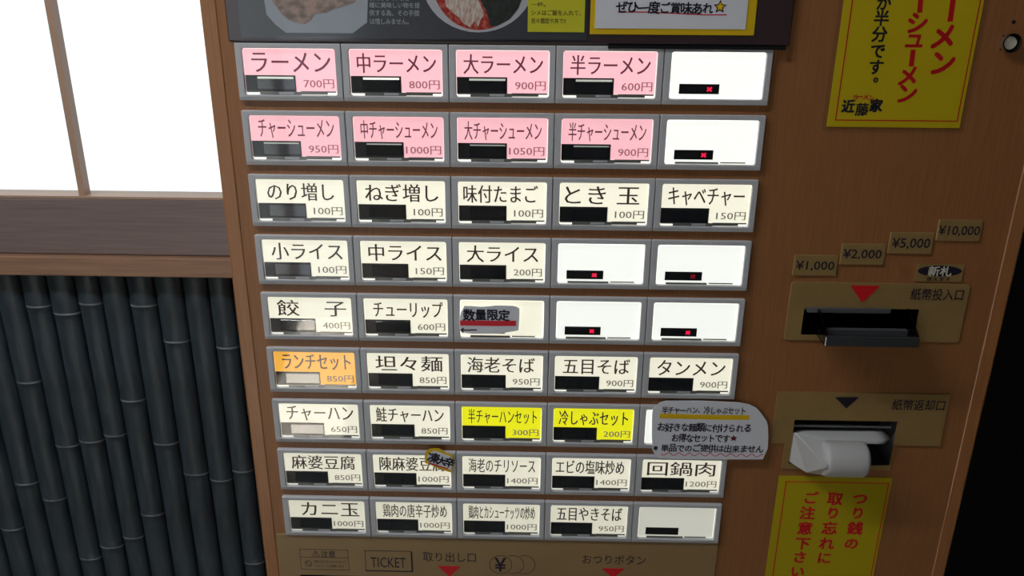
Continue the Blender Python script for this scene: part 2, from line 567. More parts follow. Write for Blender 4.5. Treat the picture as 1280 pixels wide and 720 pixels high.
# ------------------------------------------------------------------ ticket machine
MX0, MX1 = -0.0187, 0.5063
tm = empty('ticket_machine', ((MX0 + MX1) / 2, 0.1, 0))
tag(tm, 'wood-panelled ticket vending machine with rows of backlit menu buttons', 'ticket machine')
FY = 0.003
ix0, iz1 = at(1004, 383)
ix1, iz0 = at(1143, 421)
rx0, rz1 = at(992, 523)
rx1, rz0 = at(1112, 582)
kx, kz = at(1260.5, 53.5)
tx0, tz1 = at(375, 717)
tx1 = at(520, 717)[0]
tz0 = tz1 - 0.06
xs = sorted([MX0 + 0.010, tx0, tx1, rx0, rx1, ix0, ix1, kx - 0.0045, kx + 0.0045, MX1 - 0.010])
zs = sorted([0.06, tz0, tz1, rz0, rz1, iz0, iz1, kz - 0.0045, kz + 0.0045, 1.74])
holes = [(tx0, tx1, tz0, tz1), (rx0, rx1, rz0, rz1), (ix0, ix1, iz0, iz1), (kx - 0.0045, kx + 0.0045, kz - 0.0045, kz + 0.0045)]
V, F = [], []
idx = {}
for i, a in enumerate(xs):
    for j, b in enumerate(zs):
        idx[i, j] = len(V)
        V.append((a, FY, b))
for i in range(len(xs) - 1):
    for j in range(len(zs) - 1):
        cu, cv = (xs[i] + xs[i + 1]) / 2, (zs[j] + zs[j + 1]) / 2
        if any(a < cu < b and c < cv < d for a, b, c, d in holes):
            continue
        F.append((idx[i, j], idx[i + 1, j], idx[i + 1, j + 1], idx[i, j + 1]))
fp = mk('front_panel', V, F, WOOD, tm)
box('cabinet_body', MX0 + 0.001, MX1 - 0.001, 0.062, 0.19, 0.05, 1.745, WOOD, tm, bev=0.002)
for (a, b) in ((MX0, MX0 + 0.0104), (MX1 - 0.0104, MX1)):
    V, F = loft([(rr(a, 0.055, b, 1.748, 0.001), 0.066), (rr(a, 0.055, b, 1.748, 0.001), 0.0033),
                 (rr(a + 0.0012, 0.058, b - 0.0012, 1.745, 0.0005), 0.0026)], True, True)
    mk('edge_strip', V, F, WOOD_EDGE, tm)
box('plinth', MX0 + 0.01, MX1 - 0.01, 0.02, 0.18, 0, 0.055, BLACK, tm)

# header panel that carries the menu pictures
hx0, hx1 = at(282, 40, -0.003)[0], at(991, 40, -0.003)[0]
slab('header_panel', hx0, 1.4008, hx1, 1.72, FY, -0.0002, TOPPANEL, tm, r=0.001, bev=0.0008)
box('header_rail', at(760, 56, 0)[0], at(982, 56, 0)[0], -0.001, FY, 1.3986, 1.4006, BLACK, tm)

# ---- menu buttons
COLP, ROWP, HH = 0.066, 0.0408, 0.0345
cols = [i * COLP + 0.0002 for i in range(6)]
MENU = [
 [('ラーメン', 700, 'pink', .09, .94), ('中ラーメン', 800, 'pink', .08, .93), ('大ラーメン', 900, 'pink', .08, .93), ('半ラーメン', 600, 'pink', .08, .93), ('', 0, 'white', 1, 0)],
 [('チャーシューメン', 950, 'pink', .09, .93), ('中チャーシューメン', 1000, 'pink', .08, .93), ('大チャーシューメン', 1050, 'pink', .08, .93), ('半チャーシューメン', 900, 'pink', .08, .93), ('', 0, 'white', 1, 0)],
 [('のり増し', 100, 'cream', .12, .88), ('ねぎ増し', 100, 'cream', .09, .92), ('味付たまご', 100, 'cream', .06, .9), ('とき 玉', 100, 'cream', .06, .9), ('キャベチャー', 150, 'cream', .08, .93)],
 [('小ライス', 100, 'cream', .1, .93), ('中ライス', 150, 'cream', .09, .94), ('大ライス', 200, 'cream', .09, .92), ('', 0, 'white', 1, 0), ('', 0, 'white', 1, 0)],
 [('餃　子', 400, 'cream', .1, .93), ('チューリップ', 600, 'cream', .11, .94), ('', 0, 'cream', 0, 0), ('', 0, 'white', 1, 0), ('', 0, 'white', 1, 0)],
 [('ランチセット', 850, 'orange', .1, .94), ('坦々麺', 850, 'cream', .1, .92), ('海老そば', 950, 'cream', .08, .9), ('五目そば', 900, 'cream', .1, .91), ('タンメン', 900, 'cream', .1, .92)],
 [('チャーハン', 650, 'cream', .09, .93), ('鮭チャーハン', 850, 'cream', .07, .92), ('半チャーハンセット', 300, 'yellow', .08, .94), ('冷しゃぶセット', 200, 'yellow', .07, .93), ('', 0, 'white', 0, 0)],
 [('麻婆豆腐', 850, 'cream', .09, .91), ('陳麻婆豆腐', 1000, 'cream', .08, .92), ('海老のチリソース', 1400, 'cream', .08, .93), ('エビの塩味炒め', 1400, 'cream', .05, .92), ('回鍋肉', 1200, 'cream', .07, .93)],
 [('カニ玉', 1000, 'cream', .16, .92), ('鶏肉の唐辛子炒め', 1000, 'cream', .09, .93), ('鶏肉とカシューナッツの炒め', 1000, 'cream', .07, .94), ('五目やきそば', 950, 'cream', .08, .93), ('', 0, 'grey', 0, 0)],
]
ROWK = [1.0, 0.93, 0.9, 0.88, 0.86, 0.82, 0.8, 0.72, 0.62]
EN = {'pink': 'pink', 'cream': 'cream', 'white': 'blank white', 'grey': 'blank dim grey', 'orange': 'orange', 'yellow': 'bright yellow'}
ordn = ['first', 'second', 'third', 'fourth', 'fifth', 'sixth', 'seventh', 'eighth', 'ninth']

def rect_piece(x0, z0, x1, z1, yb, yf, mi=0, r=0.0, n=1):
    V, F = loft([(rr(x0, z0, x1, z1, r, n), yb), (rr(x0, z0, x1, z1, r, n), yf)], True, True)
    return V, F, mi

for r, row in enumerate(MENU):
    for c, (nm, price, kind, a, b) in enumerate(row):
        x0, x1 = cols[c] + 0.0002, cols[c + 1] - 0.0002
        zt = 1.4 - r * ROWP
        zb = zt - HH
        ox0, ox1, oz1, oz0 = x0 + 0.0043, x1 - 0.0038, zt - 0.0030, zb + 0.0034      # opening
        q = 6
        rings = [(rr(x0, zb, x1, zt, 0.0006, q), FY), (rr(x0, zb, x1, zt, 0.0006, q), 0.0006),
                 (rr(x0 + 0.0004, zb + 0.0024, x1 - 0.0004, zt - 0.0004, 0.0005, q), 0.0),
                 (rr(ox0 - 0.0003, oz0 - 0.0003, ox1 + 0.0003, oz1 + 0.0003, 0.0016, q), 0.0),
                 (rr(ox0, oz0, ox1, oz1, 0.0014, q), 0.0004), (rr(ox0, oz0, ox1, oz1, 0.0014, q), 0.0029)]
        V, F = loft(rings)
        lab = ('%s backlit card button, %s from the left in the %s row' % (EN[kind], ordn[c], ordn[r]))
        hb = mk('menu_button', V, F, GREY, tm, lab)
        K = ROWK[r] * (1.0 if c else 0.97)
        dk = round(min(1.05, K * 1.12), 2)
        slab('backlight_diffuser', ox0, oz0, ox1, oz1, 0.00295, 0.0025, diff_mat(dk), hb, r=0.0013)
        cw, chh = ox1 - ox0, oz1 - oz0
        X = lambda u: ox0 + cw * u
        Z = lambda v: oz1 - chh * v
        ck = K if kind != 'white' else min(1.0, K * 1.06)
        if price:
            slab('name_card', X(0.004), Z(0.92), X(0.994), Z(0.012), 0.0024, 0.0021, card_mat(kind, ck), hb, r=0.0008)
            inkm, pm = (INK_PINK, PRICE_PINK) if kind == 'pink' else (INK, PRICE)
            V, F = fit(nm, X(a), Z(0.51), X(b), Z(0.09), 0.0019, h=0.00017 if len(nm) < 8 else 0.0001)
            mk('name_lettering', V, F, inkm, hb)
            ps = '%d円' % price
            V, F = fit(ps, X(0.635 if price < 1000 else 0.575), Z(0.85), X(0.965), Z(0.655), 0.0019, h=0.00009)
            mk('price_lettering', V, F, pm, hb)
            # dark window of the sold-out / number display
            slab('display_window', X(0.005), Z(0.93), X(0.55), Z(0.575), 0.0022, 0.0016, BLACK, hb)
            slab('display_panel', X(0.13), Z(0.88), X(0.545), Z(0.61), 0.00155, 0.0011, DISPLAY, hb, bev=0.0002)
            if r < 2 and c < 4 or r == 0:  # backlight gleam painted as a self-lit strip along the display's top edge
                slab('painted_edge_gleam', X(0.14), Z(0.635 if r else 0.65), X(0.53), Z(0.605), 0.0011, 0.00095,
                     mat('edge_gleam_emission', (0.6, 0.65, 0.6), 0.3, emit=(1.0 if r == 0 and c == 1 else 0.55 if r == 0 else 0.22) * (1 if c < 2 else .7), ecol=(0.95, 1, 0.85)), hb)
            # smoky ledge under the card leaves bright gaps at its two ends
            multi('lower_ledge', [rect_piece(X(0.15), Z(0.998), X(0.60), Z(0.925), 0.0022, 0.0015),
                                  rect_piece(X(0.60), Z(0.987), X(0.89), Z(0.915), 0.0022, 0.0015),
                                  rect_piece(X(0.36), Z(0.985), X(0.52), Z(0.935), 0.0014, 0.0012, 1),
                                  rect_piece(X(0.89), Z(0.945), X(0.985), Z(0.915), 0.0022, 0.0015),
                                  rect_piece(X(0.01), Z(0.95), X(0.15), Z(0.92), 0.0022, 0.0015)], None, hb, mats=[LEDGE, GREY])
        else:
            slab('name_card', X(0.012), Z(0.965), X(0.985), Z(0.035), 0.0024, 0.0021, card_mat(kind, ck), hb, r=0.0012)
            slab('display_window', X(0.105), Z(0.895), X(0.535), Z(0.68), 0.0021, 0.0016, BLACK, hb)
            if a:
                lx, lz = X(0.43), Z(0.79)
                m_ = LED if not (r == 3 and c == 4) else mat('faint_led', (0.4, 0.01, 0.03), 0.4, emit=0.12, ecol=(1, 0.02, 0.06))
                multi('indicator_light', [strip([(lx - .0014, lz + .0012), (lx + .0014, lz - .0012)], .0011, .0016, .0013),
                                          strip([(lx - .0014, lz - .0012), (lx + .0014, lz + .0012)], .0011, .0016, .0013)], m_, hb)
            if r:
                multi('lower_ledge', [rect_piece(X(0.12), Z(0.99), X(0.60), Z(0.95), 0.0022, 0.0015),
                                      rect_piece(X(0.62), Z(0.975), X(0.9), Z(0.95), 0.0022, 0.0015)], LEDGE, hb)
        slab('clear_cover', ox0 + 0.0001, oz0 + 0.0001, ox1 - 0.0001, oz1 - 0.0001, 0.0007, 0.0003, LENS, hb, r=0.0012)

# ---- denomination plates
for s, (x0, y0, x1, y1), (u0, v0, u1, v1) in (
        ('¥1,000', (991.3, 318.3, 1046, 344), (994, 325.5, 1042, 338)),
        ('¥2,000', (1050.5, 304.3, 1105.5, 330.5), (1053, 311, 1101, 324)),
        ('¥5,000', (1110.5, 290, 1165.5, 317), (1114, 297, 1161.5, 311)),
        ('¥10,000', (1171, 274.5, 1226, 301), (1172, 281.5, 1223.5, 295))):
    X0, Z0, X1, Z1 = prect(x0, y0, x1, y1, FY)
    pl = slab('denomination_plate', X0, Z0, X1, Z1, FY, FY - 0.0012, GOLD, tm, r=0.0006, bev=0.0004,
              label='beige plate printed ' + s)
    lettering(s, u0, v0, u1, v1, PLATEINK, pl, FY, 0.0013, 0.012)
X0, Z0, X1, Z1 = prect(1144.5, 330, 1203, 351.5, FY)
nb = slab('new_note_plate', X0, Z0, X1, Z1, FY, FY - 0.0008, GOLD, tm, r=0.0005, label='small plate with a black oval sign')
ecx, ecz = at(1174, 338.3)
er = at(1201.5, 338)[0] - ecx
ez = at(1174, 331.6)[1] - ecz
prism('oval', [(ecx + er * math.cos(t * PI / 16), ecz + ez * math.sin(t * PI / 16)) for t in range(32)], FY - 0.0008, FY - 0.001, PLATEINK, nb)
lettering('新札', 1159.5, 332.3, 1188.5, 344.3, mat('pale_print', (0.75, 0.72, 0.6), 0.5), nb, FY, 0.0012, 0.03)
lettering('使えます', 1157, 346, 1187, 350.7, PLATEINK, nb, FY, 0.001, 0.01, name='small_lettering')

# ---- bill inlet
def plate_with_hole(name, outer, hole, m, parent, label=None, th=0.0012, ro=0.002, rh=0.0015, depth=0.0):
    n = 4
    o, h = rr(*outer, ro, n), rr(*hole, rh, n)
    V, F = loft([(o, FY), (o, FY - th + 0.0003), (rr(outer[0] + .0003, outer[1] + .0003, outer[2] - .0003, outer[3] - .0003, ro, n), FY - th),
                 (h, FY - th), (h, FY + depth)])
    return mk(name, V, F, m, parent, label)
P1 = at(990.5, 352)
P2 = at(1210, 355)
P3 = at(985, 423)
X0, X1 = at(984, 390)[0], at(1205.5, 390)[0]
Z1, Z0 = (P1[1] + P2[1]) / 2, (at(979, 425)[1] + at(1198, 427)[1]) / 2
inlet = plate_with_hole('bill_inlet', (X0, Z0, X1, Z1), (ix0 + .0005, iz0 + .0005, ix1 - .0005, iz1 - .0005), GOLD, tm, 'beige bill inlet plate with a red arrow')
V, F = loft([(rr(ix0 - .001, iz0 - .001, ix1 + .001, iz1 + .001), FY + .0002), (rr(ix0 - .001, iz0 - .001, ix1 + .001, iz1 + .001), 0.045)], False, True)
mk('recess', V, F, DEEP, inlet)
def tri(name, pts, m, parent, up, d=FY):
    return prism(name, [at(*p, d) for p in pts], d - up + 0.0002, d - up, m, parent)
tri('arrow_mark', [(1062.5, 356.8), (1064, 355.8), (1096.5, 356.3), (1098, 357.5), (1078.5, 376), (1075.5, 376)], REDINK, inlet, 0.0015)
lettering('紙幣投入口', 1137.5, 360, 1203, 374.5, PLATEINK, inlet, FY, 0.0014, 0.008)
# smoked clear scoop guiding the note in
def scoop():
    yf = -0.019
    xa, zfb = at(1029.5, 432, yf)
    xb, zft = at(1149.5, 421.5, yf)
    xl, zt = at(1010, 385, 0.0)
    xr = at(1114.5, 386, 0.0)[0]
    sc = []
    for xw in ((xa, xa + 0.0016), (xb - 0.0016, xb)):
        poly = [(0.035, zt), (0.001, zt), (yf, zft), (yf, zfb), (0.001, zfb + 0.002), (0.035, zfb + 0.004)]
        Vv = [(xw[0], y, z) for y, z in poly] + [(xw[1], y, z) for y, z in poly]
        n = len(poly)
        Ff = [tuple(range(n)), tuple(range(n, 2 * n))] + [(i, (i + 1) % n, n + (i + 1) % n, n + i) for i in range(n)]
        sc.append((Vv, Ff))
    mk('scoop_side', *sc[0], SMOKE, inlet)
    mk('scoop_side', *sc[1], SMOKE, inlet)
    fl_ = box('scoop_floor', xa + 0.0016, xb - 0.0016, yf + 0.002, 0.035, zfb + 0.0005, zfb + 0.0022, BLACK, inlet)
    box('scoop_lip', xa, xb, yf - 0.0015, yf + 0.0015, zfb, zft, mat('smoky_lip', (0.05, 0.052, 0.055), 0.12, 0.8), inlet, bev=0.0006)
    box('inner_step', xa + 0.0016, xb - 0.0016, -0.006, -0.002, zfb + 0.0022, zfb + 0.006, mat('grey_step', (0.12, 0.12, 0.13), 0.3), inlet)
    box('slot_bezel', xl, xr, 0.0, 0.008, zt - 0.0035, zt, mat('grey_bezel', (0.12, 0.12, 0.13), 0.3), inlet, bev=0.0005)
scoop()

# ---- bill return
X0, X1 = at(967.5, 521)[0], at(1181, 521)[0]
Z1, Zm = at(1075, 490.5)[1], at(1075, 554.8)[1]
Zl = at(1045, 586)[1]
XA, XB = at(978.5, 570)[0], at(1114.5, 570)[0]
o = [(X0, Z1), (X0, Zm), (XA, Zm), (XA, Zl), (XB, Zl), (XB, Zm), (X1, Zm), (X1, Z1)]
hx0_, hx1_, hz0, hz1 = rx0 + .0005, rx1 - .0005, rz0 + .0005, rz1 - .0005
yb_, yf_ = FY, FY - 0.0012
V = [(x, yf_, z) for x, z in o] + [(x, yb_, z) for x, z in o]
h = [(hx0_, hz1), (hx0_, Zm), (hx0_, hz0), (hx1_, hz0), (hx1_, Zm), (hx1_, hz1)]
V += [(x, yf_, z) for x, z in h] + [(x, yb_, z) for x, z in h]
F = [(i, (i + 1) % 8, 8 + (i + 1) % 8, 8 + i) for i in range(8)]
F += [(16 + i, 16 + (i + 1) % 6, 22 + (i + 1) % 6, 22 + i) for i in range(6)]
F += [(0, 1, 2, 17, 16), (2, 3, 18, 17), (3, 4, 19, 18), (4, 5, 20, 19), (5, 6, 7, 21, 20), (7, 0, 16, 21)]
ret = mk('bill_return', V, F, GOLD, tm, 'beige bill return plate with a white chute')
V, F = loft([(rr(rx0 - .001, rz0 - .001, rx1 + .001, rz1 + .001), FY + .0002), (rr(rx0 - .001, rz0 - .001, rx1 + .001, rz1 + .001), 0.05)], False, True)
mk('recess', V, F, mat('return_recess', (0.1, 0.1, 0.105), 0.6), ret)
box('slit', rx0 + 0.001, at(1099, 528, 0.012)[0], 0.011, 0.02, at(1050, 532, 0.011)[1], rz1, DEEP, ret)
box('slit_rim', rx0 + 0.001, rx1 - 0.001, 0.009, 0.02, at(1050, 534.5, 0.009)[1], at(1050, 532, 0.009)[1], mat('grey_rim', (0.4, 0.41, 0.42), 0.3), ret)
tri('arrow_mark', [(1043, 495.5), (1072.5, 495.5), (1057, 509.3)], PLATEINK, ret, 0.0015)
lettering('紙幣返却口', 1114.5, 498.5, 1180, 512, PLATEINK, ret, FY, 0.0014, 0.008)

def chute():
    P = lambda px, py, y: (at(px, py, y)[0], y, at(px, py, y)[1])
    V, F = [], []
    rows = []
    def prow(pxl, pxr, pyl, pyr, y, n=8, curve=0.0):
        r_ = []
        for i in range(n + 1):
            t = i / n
            edge = (abs(2 * t - 1)) ** 6
            V.append(P(pxl + (pxr - pxl) * t, pyl + (pyr - pyl) * t, y + curve * edge))
            r_.append(len(V) - 1)
        rows.append(r_)
        return r_
    # broad upper sheet running out of the slit and bending down
    prow(996, 1098, 535, 535, 0.012)
    prow(994, 1104, 539, 540, 0.006)
    prow(993, 1110, 544, 545, 0.001, curve=0.001)
    prow(1010, 1112.5, 550, 549, -0.003, curve=0.002)
    prow(1034, 1105, 554, 555, -0.006, curve=0.002)
    for q in range(len(rows) - 1):
        for i in range(8):
            F.append((rows[q][i], rows[q][i + 1], rows[q + 1][i + 1], rows[q + 1][i]))
    sheet = mk('chute_sheet', V, F, CHUTE, ret, smooth=True)
    # nose: a rounded drum
    xa, xb = at(1035, 575, -0.02)[0], at(1091.5, 575, -0.02)[0]
    zt, zb = at(1062, 553.5, -0.01)[1], at(1062, 594.5, -0.01)[1]
    zc, rad = (zt + zb) / 2 - 0.0005, (zt - zb) / 2 * 0.98
    V2, F2 = [], []
    prof = [(0, .80), (.03, .92), (.08, .985), (.14, 1), (.86, 1), (.92, .985), (.97, .92), (1, .80)]
    n = 28
    for t, s in prof:
        for i in range(n):
            a_ = 2 * PI * i / n
            V2.append((xa + (xb - xa) * t, -0.0085 + rad * s * 0.95 * math.cos(a_), zc + rad * s * math.sin(a_)))
    for q in range(len(prof) - 1):
        for i in range(n):
            F2.append((q * n + i, q * n + (i + 1) % n, (q + 1) * n + (i + 1) % n, (q + 1) * n + i))
    F2 += [tuple(range(n)), tuple(range((len(prof) - 1) * n, len(prof) * n))]
    mk('chute_nose', V2, F2, CHUTE, ret, smooth=True)
    # left wing with a raised diagonal ridge
    A, A2 = P(993, 541, 0.002), P(996, 541, 0.001)
    B, Cc, D = P(987.5, 577, 0.001), P(1008, 590, -0.004), P(1036, 594.5, -0.009)
    Fp, E = P(1034, 584, -0.021), P(1036, 555, -0.006)
    G = P(1000, 560, -0.004)
    V3 = [A, B, Cc, D, Fp, E, A2, (A[0] + 0.001, 0.03, A[2]), (B[0] + .001, 0.03, B[2] + .002)]
    F3 = [(0, 1, 2, 4), (2, 3, 4), (6, 4, 5), (0, 4, 6), (0, 7, 8, 1)]
    wg = mk('chute_wing', V3, F3, CHUTE, ret)
    for o_ in (sheet, wg):
        md = o_.modifiers.new('thickness', 'SOLIDIFY')
        md.thickness = 0.0009
        md.offset = 0
chute()

# ---- key lock and screw hole
n = 24
circ = lambda r_, x_=kx, z_=kz: [(x_ + r_ * math.cos(2 * PI * i / n), z_ + r_ * math.sin(2 * PI * i / n)) for i in range(n)]
s_ = (at(1275, 53)[0] - at(1262.5, 53)[0]) / 12.5
V, F = loft([(circ(11.8 * s_), FY), (circ(12.2 * s_), 0.0005), (circ(11.6 * s_), -0.0012), (circ(10.2 * s_), -0.0012), (circ(10.0 * s_), 0.0014)])
lk = mk('key_lock', V, F, CHROME, tm, 'round key lock with a cream centre', smooth=False)
V, F = loft([(circ(10.0 * s_), 0.0014), (circ(10.2 * s_), FY), (circ(3 * s_), 0.0035)], False, True)
mk('lock_well', V, F, DEEP, lk)
V, F = loft([(circ(8.4 * s_), FY + 0.0003), (circ(8.4 * s_), 0.0014), (circ(7.7 * s_), 0.0006)], False, True)
mk('lock_disc', V, F, CREAM, lk)
sx_, sz_ = at(1267, 27.5)
V, F = loft([([(sx_ + .0011 * math.cos(i * PI / 6), sz_ + .0011 * math.sin(i * PI / 6)) for i in range(12)], FY),
             ([(sx_ + .0011 * math.cos(i * PI / 6), sz_ + .0011 * math.sin(i * PI / 6)) for i in range(12)], FY - .0004)], False, True)
mk('screw', V, F, BLACK, tm)

# ---- lower control plate
cx0, cz1 = at(345.5, 670)
cx1 = at(897, 684)[0]
cz1 = 1.0387
cp = plate_with_hole('control_plate', (cx0, cz1 - 0.115, cx1, cz1), (tx0, tz0, tx1, tz1), GOLD2, tm, 'long beige plate printed with ticket and change symbols')
V, F = loft([(rr(tx0, tz0, tx1, tz1), FY + .0002), (rr(tx0, tz0, tx1, tz1), 0.05)], False, True)
mk('ticket_outlet', V, F, mat('blue_black_outlet', (0.01, 0.012, 0.02), 0.4), cp)
PY = FY - 0.0015
pc = FY - 0.0013
X0, Z0, X1, Z1 = prect(376, 685.5, 436.3, 711, FY)
zmid = at(406, 695.6)[1]
yb2, yf2 = pc + 0.0001, pc
lines = [frame_lines(X0, Z0, X1, Z1, 0.0003, yb2, yf2), strip([(X0, zmid), (X1, zmid)], 0.0003, yb2, yf2)]
ccx, ccz = at(386.2, 703)
ring = [(ccx + .0026 * math.cos(t * PI / 12), ccz + .0026 * math.sin(t * PI / 12)) for t in range(25)]
lines += [strip(ring, 0.0004, yb2, yf2), strip([(ccx - .0018, ccz + .0018), (ccx + .0018, ccz - .0018)], 0.0004, yb2, yf2)]
tx, tz = at(395, 691)
lines += [strip([(tx, tz + .0026), (tx - .003, tz - .002), (tx + .003, tz - .002), (tx, tz + .0026)], 0.0005, yb2, yf2),
          strip([(tx, tz + .0012), (tx, tz - .0012)], 0.0005, yb2, yf2)]
lines.append(fit('注意', *prect(401.5, 687.2, 419.5, 695, FY), pc, 0.01))
lines.append(fit('硬貨以外のものを入れないで', *prect(393, 699, 433, 702.5, FY), pc, 0.0))
lines.append(fit('ください　ご注意願います', *prect(393, 704.5, 430.5, 707.8, FY), pc, 0.0))
multi('caution_mark', lines, PLATEINK, cp)
X0, Z0, X1, Z1 = prect(457, 687.5, 515, 712.5, FY)
zz = [(X0 + (0.0006 if i % 2 else -0.0003), Z1 + (Z0 - Z1) * i / 14) for i in range(15)]
tk = [strip(zz, 0.0004, yb2, yf2), strip([(X0, Z1), (X1, Z1)], 0.0004, yb2, yf2), strip([(X1, Z1), (X1 + .0002, Z0)], 0.0012, yb2, yf2),
      strip([(X0, Z0), (X1 + .0006, Z0)], 0.0009, yb2, yf2),
      fit('TICKET', *prect(463.8, 695.5, 507.5, 708, FY), pc, 0.0)]
multi('ticket_symbol', tk, PLATEINK, cp)
lettering('取り出し口', 529, 689, 595, 701, PLATEINK, cp, FY, 0.0013, 0.0)
tri('arrow_mark', [(547.3, 706), (576.5, 706.5), (562, 719.5)], REDINK, cp, 0.0013)
cs = []
for k_, pxx in enumerate((626, 641, 655)):
    qx, qz = at(pxx, 704.5)
    rad = at(640, 704.5)[0] - at(626.2, 704.5)[0]
    if k_ == 0:
        arc = [(qx + rad * math.cos(t * PI / 16), qz + rad * math.sin(t * PI / 16)) for t in range(33)]
    else:
        arc = [(qx + rad * math.cos(t), qz + rad * math.sin(t)) for t in [-1.95 + 3.9 * i / 20 for i in range(21)]]
    cs.append(strip(arc, 0.0004, yb2, yf2))
cs.append(fit('¥', *prect(618.5, 696, 632.5, 713, FY), pc, 0.015))
multi('coin_symbol', cs, PLATEINK, cp)
lettering('おつりボタン', 728, 692.5, 807, 704, PLATEINK, cp, FY, 0.0013, 0.0)
tri('arrow_mark', [(752, 709), (781, 709.3), (766, 722)], REDINK, cp, 0.0013)

# ------------------------------------------------------------------ papers on the machine
def poster_yellow(x0, z0, x1, z1, label, border, film=0.0, m=YELLOW):
    """thin laminated yellow sheet stuck on the wooden front"""
    p = slab('notice_poster', x0, z0, x1, z1, FY - 0.0001, FY - 0.0005, m)
    tag(p, label, 'poster')
    bx0, bz0, bx1, bz1, t = border
    V, F = frame_lines(bx0, bz0, bx1, bz1, t, FY - 0.0005, FY - 0.0006)
    mk('border_line', V, F, REDINK, p)
    if film:
        slab('laminate', x0 - film, z0 - film, x1 + film, z1 + film, FY - 0.00065, FY - 0.0008, FILM, p, r=0.002)
    return p
def column(chars, m, parent, y, off=0.03):
    return multi('lettering', [em(ch, *at(px, py), (at(px + s, py)[0] - at(px, py)[0]), y, off) for ch, px, py, s in chars], m, parent)
x0, x1 = 0.3688, 0.4513
z0 = 1.3525
up = poster_yellow(x0, z0, x1, 1.50, 'yellow laminated poster with red border, right of the header panel at the top',
                   (0.3735, at(1044, 150.5)[1], at(1196.5, 152)[0], 1.495, 0.0007), 0.003)
ty = FY - 0.0006
def vbar(px0, py0, px1, py1, wd_):
    return strip([at(px0, py0), at(px1, py1)], wd_, ty + 0.0001, ty)
P_ = [em('メ', *at(1178.5, 46), 0.0165, ty, 0.035), em('ン', *at(1177.5, 79), 0.0165, ty, 0.035), vbar(1192, -8, 1187, 27, 0.0032)]
P_ += [em('ラ', *at(1195, -33), 0.0165, ty, 0.035)]
multi('lettering', P_, REDINK, up, 'large red column of characters')
P_ = [vbar(1151.5, -14, 1149, 16, 0.003), em('シ', *at(1146, 29), 0.0138, ty, 0.035), em('ュ', *at(1143, 48), 0.0138, ty, 0.035),
      vbar(1141, 62, 1138.5, 83, 0.003), em('メ', *at(1134.5, 95), 0.0135, ty, 0.035), em('ン', *at(1133, 117), 0.0135, ty, 0.035)]
multi('lettering', P_, REDINK, up, 'red column of characters')
column([('が', 1104.5, 4, 19), ('半', 1101.5, 23, 20), ('分', 1099, 43, 20), ('で', 1096.5, 64, 20), ('す', 1094.5, 84, 20), ('。', 1100.5, 95, 18)], PLATEINK, up, ty)
multi('shop_name', [em('近', *at(1060, 133), 0.0083, ty, 0.045), em('藤', *at(1077, 137), 0.0083, ty, 0.03), em('家', *at(1094.5, 132), 0.0083, ty, 0.045)], PLATEINK, up)
sm = [em(ch, *at(px, py), 0.0038, ty, 0.04, rt) for ch, px, py, rt in (('ラ', 1069, 122, .25), ('ー', 1075, 120.8, .1), ('メ', 1082, 121, -.1), ('ン', 1088.5, 122.5, -.25))]
multi('small_lettering', sm, REDINK, up)

z1 = at(1047, 595.7)[1]
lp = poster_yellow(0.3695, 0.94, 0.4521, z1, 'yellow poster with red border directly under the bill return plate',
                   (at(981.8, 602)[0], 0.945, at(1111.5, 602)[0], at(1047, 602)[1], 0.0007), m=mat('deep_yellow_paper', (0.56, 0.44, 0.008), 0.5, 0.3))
column([('つ', 1075, 623, 20), ('り', 1072, 641, 19), ('銭', 1068.5, 660, 20), ('の', 1064, 679, 19)], REDINK, lp, ty, 0.035)
column([('取', 1043.5, 623, 20), ('り', 1041, 641, 19), ('忘', 1036.5, 660, 20), ('れ', 1033, 679, 20), ('に', 1030, 697, 19)], REDINK, lp, ty, 0.035)
column([('ご', 1013, 622, 19), ('注', 1009, 641, 20), ('意', 1006, 660, 20), ('下', 1003, 679, 20), ('さ', 999.5, 696, 19), ('い', 996.5, 714, 19)], REDINK, lp, ty, 0.035)

# menu picture sheet on the header panel
HY = -0.0002
hp = lambda px, py: at(px, py, HY)
mp_x0, mp_z0 = hp(302, 47)
mp_x1 = hp(733.5, 40)[0]
ms = slab('menu_picture_sheet', mp_x0, mp_z0, mp_x1, 1.66, HY - 0.0001, HY - 0.0005, POSTERBLACK)
tag(ms, 'dark printed sheet with pictures of a meat plate and a noodle bowl', 'poster')
my = HY - 0.0006
def flat(name, pts, m, parent, lift, label=None):
    return prism(name, pts, my + 0.0001 - lift + 0.0001, my - lift, m, parent, label)
PLATE_P = mat('printed_plate', (0.42, 0.46, 0.5), 0.35, noise=0.06, nscale=30)
MEAT = two_tone('printed_meat', (0.24, 0.18, 0.15), (0.5, 0.36, 0.3), 140, 0.38, 0.62, 0.35, 5, (1, 1, 1.6), (0.4, 0.2, 0.2))
SOUP = two_tone('printed_red_soup', (0.4, 0.02, 0.015), (0.62, 0.16, 0.1), 380, 0.42, 0.66, 0.35, 5)
NOODLE = two_tone('printed_noodles', (0.55, 0.3, 0.22), (0.75, 0.68, 0.6), 330, 0.35, 0.6, 0.35, 5, (1.8, 1, 0.7))
NORI = mat('printed_nori', (0.03, 0.035, 0.03), 0.35, noise=0.5, nscale=260)
BOWL = mat('printed_bowl', (0.55, 0.54, 0.58), 0.35)
flat('plate_picture', [hp(330, -40), hp(330.5, 0), hp(333.5, 18), hp(345, 31), hp(358, 41), hp(441, 41.5), hp(459, 28), hp(460, 0), hp(460, -40)], PLATE_P, ms, 0)
meat = [(338, -10), (341, 3), (347, 9), (352, 17), (360, 24), (370, 28), (382, 30), (389, 25), (393, 18), (399, 16), (408, 16), (417, 11), (426, 9), (434, 6), (444, 3), (452, -10), (440, -35), (360, -35)]
flat('meat_picture', [hp(*p) for p in meat], MEAT, ms, 0.0001)
